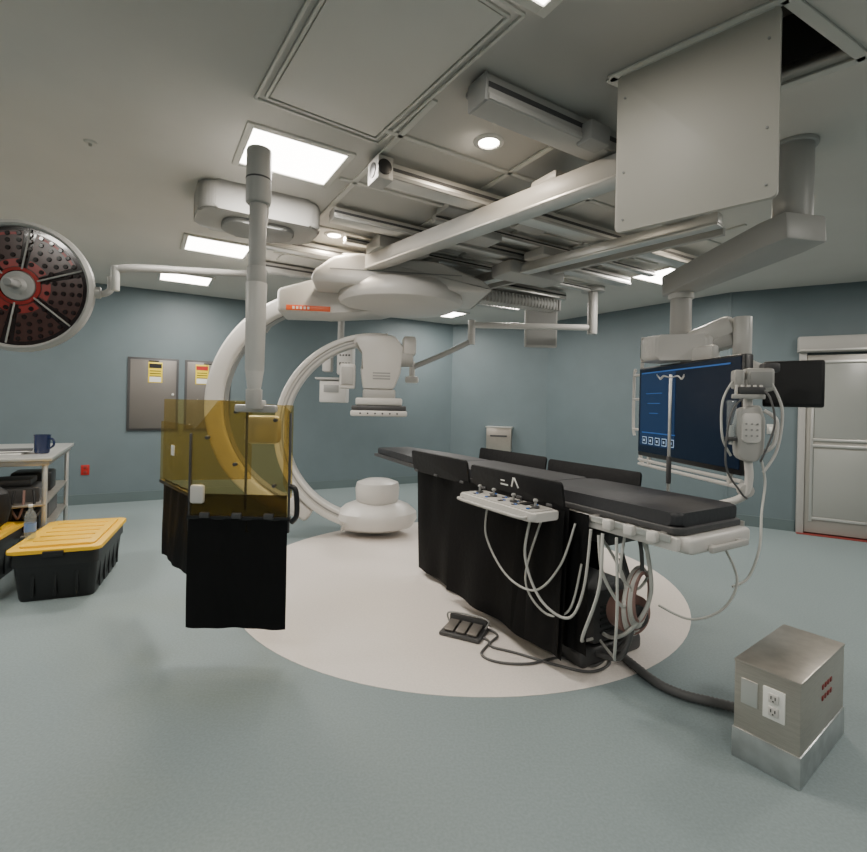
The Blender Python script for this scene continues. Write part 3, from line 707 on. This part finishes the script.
# ------------------------------------------------------------------ wall items
wd = (Vector((0.33, 9.0))-Vector((-7.2, 4.86))).normalized(); wyaw = math.atan2(wd.y, wd.x); wn = Vector((wd.y, -wd.x))
def onwall(name, s, z):
    base = Vector((-7.2, 4.86)); t0 = (Vector((-4.6, 6.3))-base).dot(wd)
    q = base+wd*(t0+s)+wn*0.001
    return empty(name, (q.x, q.y, z), (0, 0, wyaw))
for s, w in ((.83, .61), (1.51, .60)):
    e = onwall('electrical_wall_panel', s, 1.46)
    box(e, 'frame', (0, -.012, 0), (w, .024, 1.0), 'dgrey', bev=.006)
    box(e, 'door', (0, -.03, 0), (w-.06, .014, .94), 'darksteel', bev=.006)
    sx = 0.02 if s < 1 else -.08
    box(e, 'warning_sign', (sx, -.039, .30), (.17, .004, .28), 'sign', bev=.001)
    box(e, 'sign_header', (sx, -.042, .39), (.15, .003, .06), ('black' if s < 1 else 'red'), bev=0)
    for k in range(4):
        box(e, 'sign_text', (sx, -.042, .32-.035*k), (.13, .003, .010), 'black', bev=0)
    box(e, 'sign_white', (sx, -.0425, .205), (.14, .003, .07), 'paper', bev=0)
    cyl(e, 'latch', (w/2-.07, -.05, 0), (w/2-.07, -.036, 0), .018, 'alu')
    box(e, 'name_plate', (0, -.039, .455), (.12, .003, .02), 'black', bev=0)
e = onwall('red_wall_outlet', .08, .45)
box(e, 'plate', (0, -.005, 0), (.09, .01, .13), 'red', bev=.004)
for z in (-.03, .03): box(e, 'socket', (0, -.012, z), (.035, .006, .035), 'maroon', bev=.003)
cw = (Vector((1.99, 8.5))-Vector((.33, 9.0))).normalized(); cyaw = math.atan2(cw.y, cw.x)
q = Vector((.33, 9.0))+cw*.92
e = empty('wall_supply_box', (q.x, q.y, .82), (0, 0, cyaw))
box(e, 'cabinet', (0, -.09, 0), (.44, .17, .42), 'steel', bev=.01)
box(e, 'lid', (0, -.10, .215), (.47, .2, .02), 'alu', bev=.005)
box(e, 'slot', (0, -.18, .06), (.3, .01, .03), 'dgrey', bev=.003)

dd = (Vector((6.3, 4.57))-Vector((3.7, 6.1))).normalized(); dyaw = math.atan2(dd.y, dd.x)
q = Vector((3.7, 6.1))+dd*.71
dr = empty('door_1', (q.x, q.y, 0), (0, 0, dyaw))
box(dr, 'jamb_left', (.035, -.03, 1.07), (.07, .06, 2.14), 'lgrey', bev=.006)
box(dr, 'jamb_right', (1.665, -.03, 1.07), (.07, .06, 2.14), 'lgrey', bev=.006)
box(dr, 'header_operator', (.85, -.06, 2.20), (1.74, .12, .18), 'lgrey', bev=.01)
box(dr, 'header_strip', (.85, -.125, 2.13), (1.72, .01, .02), 'alu', bev=.003)
for i, x in enumerate((.46, 1.25)):
    box(dr, 'leaf_%d' % i, (x, -.02, 1.05), (.77, .04, 2.06), 'doorpan', bev=.005)
    box(dr, 'glass_%d' % i, (x, -.043, 1.55), (.62, .01, .86), 'doorglass', bev=.003)
    box(dr, 'lower_panel_%d' % i, (x, -.043, .60), (.62, .01, .78), 'doorglass', bev=.003)
    for z in (2.0, 1.10, 1.03, .19): box(dr, 'rail', (x, -.047, z), (.68, .02, .03), 'alu', bev=.004)
    for s in (-1, 1): box(dr, 'stile', (x+s*.33, -.047, 1.08), (.03, .02, 1.86), 'alu', bev=.004)
box(dr, 'threshold', (.9, -.06, .004), (1.8, .12, .008), 'maroon', bev=.001)
e = empty('wall_switch', ((Vector((3.7, 6.1))+dd*.45).x, (Vector((3.7, 6.1))+dd*.45).y, 1.2), (0, 0, dyaw))
box(e, 'plate', (0, -.005, 0), (.08, .01, .12), 'alu', bev=.003)
box(e, 'button', (0, -.012, 0), (.03, .008, .05), 'paper', bev=.003)

# ------------------------------------------------------------------ left side
def tote(x, y, yaw, L=.86, W=.50, Ht=.34):
    e = empty('storage_tote', (x, y, 0), (0, 0, yaw))
    bm = bmesh.new()
    secs = [(0, .86), (.02, .88), (Ht*.72, .96), (Ht*.73, 1.0), (Ht, 1.0)]
    rings = []
    for z, k in secs:
        rings.append([bm.verts.new((px*k, py*k, z)) for px, py in rrect(W, L, .05, 5)])
    for a, b in zip(rings, rings[1:]):
        n = len(a)
        for i in range(n): bm.faces.new((a[i], a[(i+1) % n], b[(i+1) % n], b[i]))
    bm.faces.new(rings[0]); bm.faces.new(rings[-1])
    finish(bm, 'body', 'black', e)
    for s in (-1, 1):
        for k in range(5): box(e, 'rib', (s*W*.465, -L*.32+k*L*.16, Ht*.4), (.012, .02, Ht*.6), 'black', bev=.003)
        for k in range(3): box(e, 'rib_end', (-W*.25+k*W*.25, s*L*.465, Ht*.4), (.02, .012, Ht*.6), 'black', bev=.003)
    m = 'yellow'
    prism(e, 'lid', rrect(W+.04, L+.04, .05, 5), Ht, Ht+.025, m, bev=.006)
    prism(e, 'lid_raised', rrect(W-.06, L-.10, .04, 5), Ht+.02, Ht+.040, m, bev=.008)
    for k in range(5): box(e, 'lid_rib', (0, -L*.30+k*L*.15, Ht+.042), (W-.16, .03, .010), m, bev=.004)
    for s in (-1, 1): box(e, 'latch', (0, s*(L/2+.02), Ht-.005), (.12, .02, .04), 'black', bev=.006)
    return e
tote(-2.72, 3.70, R(22))
tote(-3.42, 3.50, R(22))
bt = empty('water_bottle', (-2.84, 3.44, .39))
lathe(bt, 'body', [(0, 0), (.03, 0), (.034, .01), (.034, .15), (.028, .18), (.012, .205), (.012, .22), (0, .22)], 'clear', seg=24)
lathe(bt, 'label', [(.0345, .05), (.0352, .05), (.0352, .11), (.0345, .11)], 'bottle', seg=24)
cyl(bt, 'cap', (0, 0, .22), (0, 0, .24), .014, 'paper', seg=18)

ct = empty('stainless_work_table', (-3.16, 4.0, 0), (0, 0, R(31)))
box(ct, 'top', (-.60, .72, .885), (1.25, 1.50, .03), 'alu', bev=.006)
box(ct, 'top_skirt', (-.60, .72, .85), (1.2, 1.44, .04), 'steel', bev=.004)
for x in (-.03, -1.15):
    for y in (.04, 1.4):
        cyl(ct, 'leg', (x, y, .0), (x, y, .85), .02, 'alu')
box(ct, 'shelf', (-.60, .72, .50), (1.16, 1.40, .02), 'steel', bev=.004)
box(ct, 'shelf_low', (-.60, .72, .25), (1.16, 1.40, .02), 'steel', bev=.004)
box(ct, 'shelf_box', (-.25, .35, .57), (.35, .4, .12), 'dgrey', bev=.01)
box(ct, 'shelf_box_2', (-.30, .40, .66), (.3, .3, .05), 'dgrey', bev=.01)
box(ct, 'shelf_box_4', (-.22, .85, .60), (.3, .3, .18), 'black', bev=.02)
box(ct, 'shelf_box_3', (-.25, .9, .34), (.35, .5, .15), 'cabled', bev=.01)
box(ct, 'shelf_box_5', (-.22, .35, .36), (.3, .4, .18), 'black', bev=.03)
for k in range(4):
    tube(ct, 'hanging_cord_%d' % k, [(-.05-.06*k, .10, .62), (-.03-.07*k, .06, .50), (-.10-.05*k, .05, .40), (-.16-.04*k, .08, .46)], .009, ('cabled', 'black', 'pink', 'black')[k], seg=8)
mg = empty('coffee_mug', (-3.42, 4.25, .902))
lathe(mg, 'cup', [(0, 0), (.05, 0), (.055, .01), (.06, .15), (.063, .16), (.055, .16), (.05, .02), (0, .015)], 'navy', seg=32)
tube(mg, 'handle', [(.055, 0, .13), (.095, 0, .12), (.10, 0, .07), (.055, 0, .035)], .009, 'navy')
pp = empty('paper_stack', (-3.66, 4.15, .902), (0, 0, R(20)))
for k in range(4): box(pp, 'sheet_%d' % k, (.01*k, .01*k, .004+.008*k), (.3, .22, .007), 'paper' if k % 2 == 0 else 'dgrey', rot=(0, 0, R(6*k)), bev=.001)
bag = empty('black_duffel_bag', (-3.45, 3.62, .391))
lathe(bag, 'bag_body', [(0, 0), (.17, .0), (.22, .05), (.24, .16), (.22, .27), (.14, .34), (0, .36)], 'vinylblk', seg=28, sx=1.15, sy=.8)
tube(bag, 'strap', [(-.15, -.1, .28), (-.1, -.16, .40), (.1, -.16, .40), (.15, -.1, .28)], .012, 'dgrey')
box(bag, 'pocket', (.02, -.17, .14), (.22, .08, .16), 'vinylblk', bev=.03)

# ------------------------------------------------------------------ camera
cam = bpy.data.cameras.new('camera'); co = bpy.data.objects.new('camera', cam)
bpy.context.collection.objects.link(co)
co.location = (0, 0, 1.4); co.rotation_mode = 'XYZ'
co.rotation_euler = (Matrix.Rotation(R(90), 4, 'X') @ Matrix.Rotation(R(1.3), 4, 'Z')).to_euler()
cam.sensor_fit = 'HORIZONTAL'; cam.sensor_width = 36; cam.lens = 485/867*36
cam.shift_y = -21/867; cam.clip_start = .05
bpy.context.scene.camera = co
w = bpy.data.worlds.new('world'); bpy.context.scene.world = w; w.use_nodes = True
w.node_tree.nodes['Background'].inputs[0].default_value = (.5, .5, .5, 1); w.node_tree.nodes['Background'].inputs[1].default_value = .05
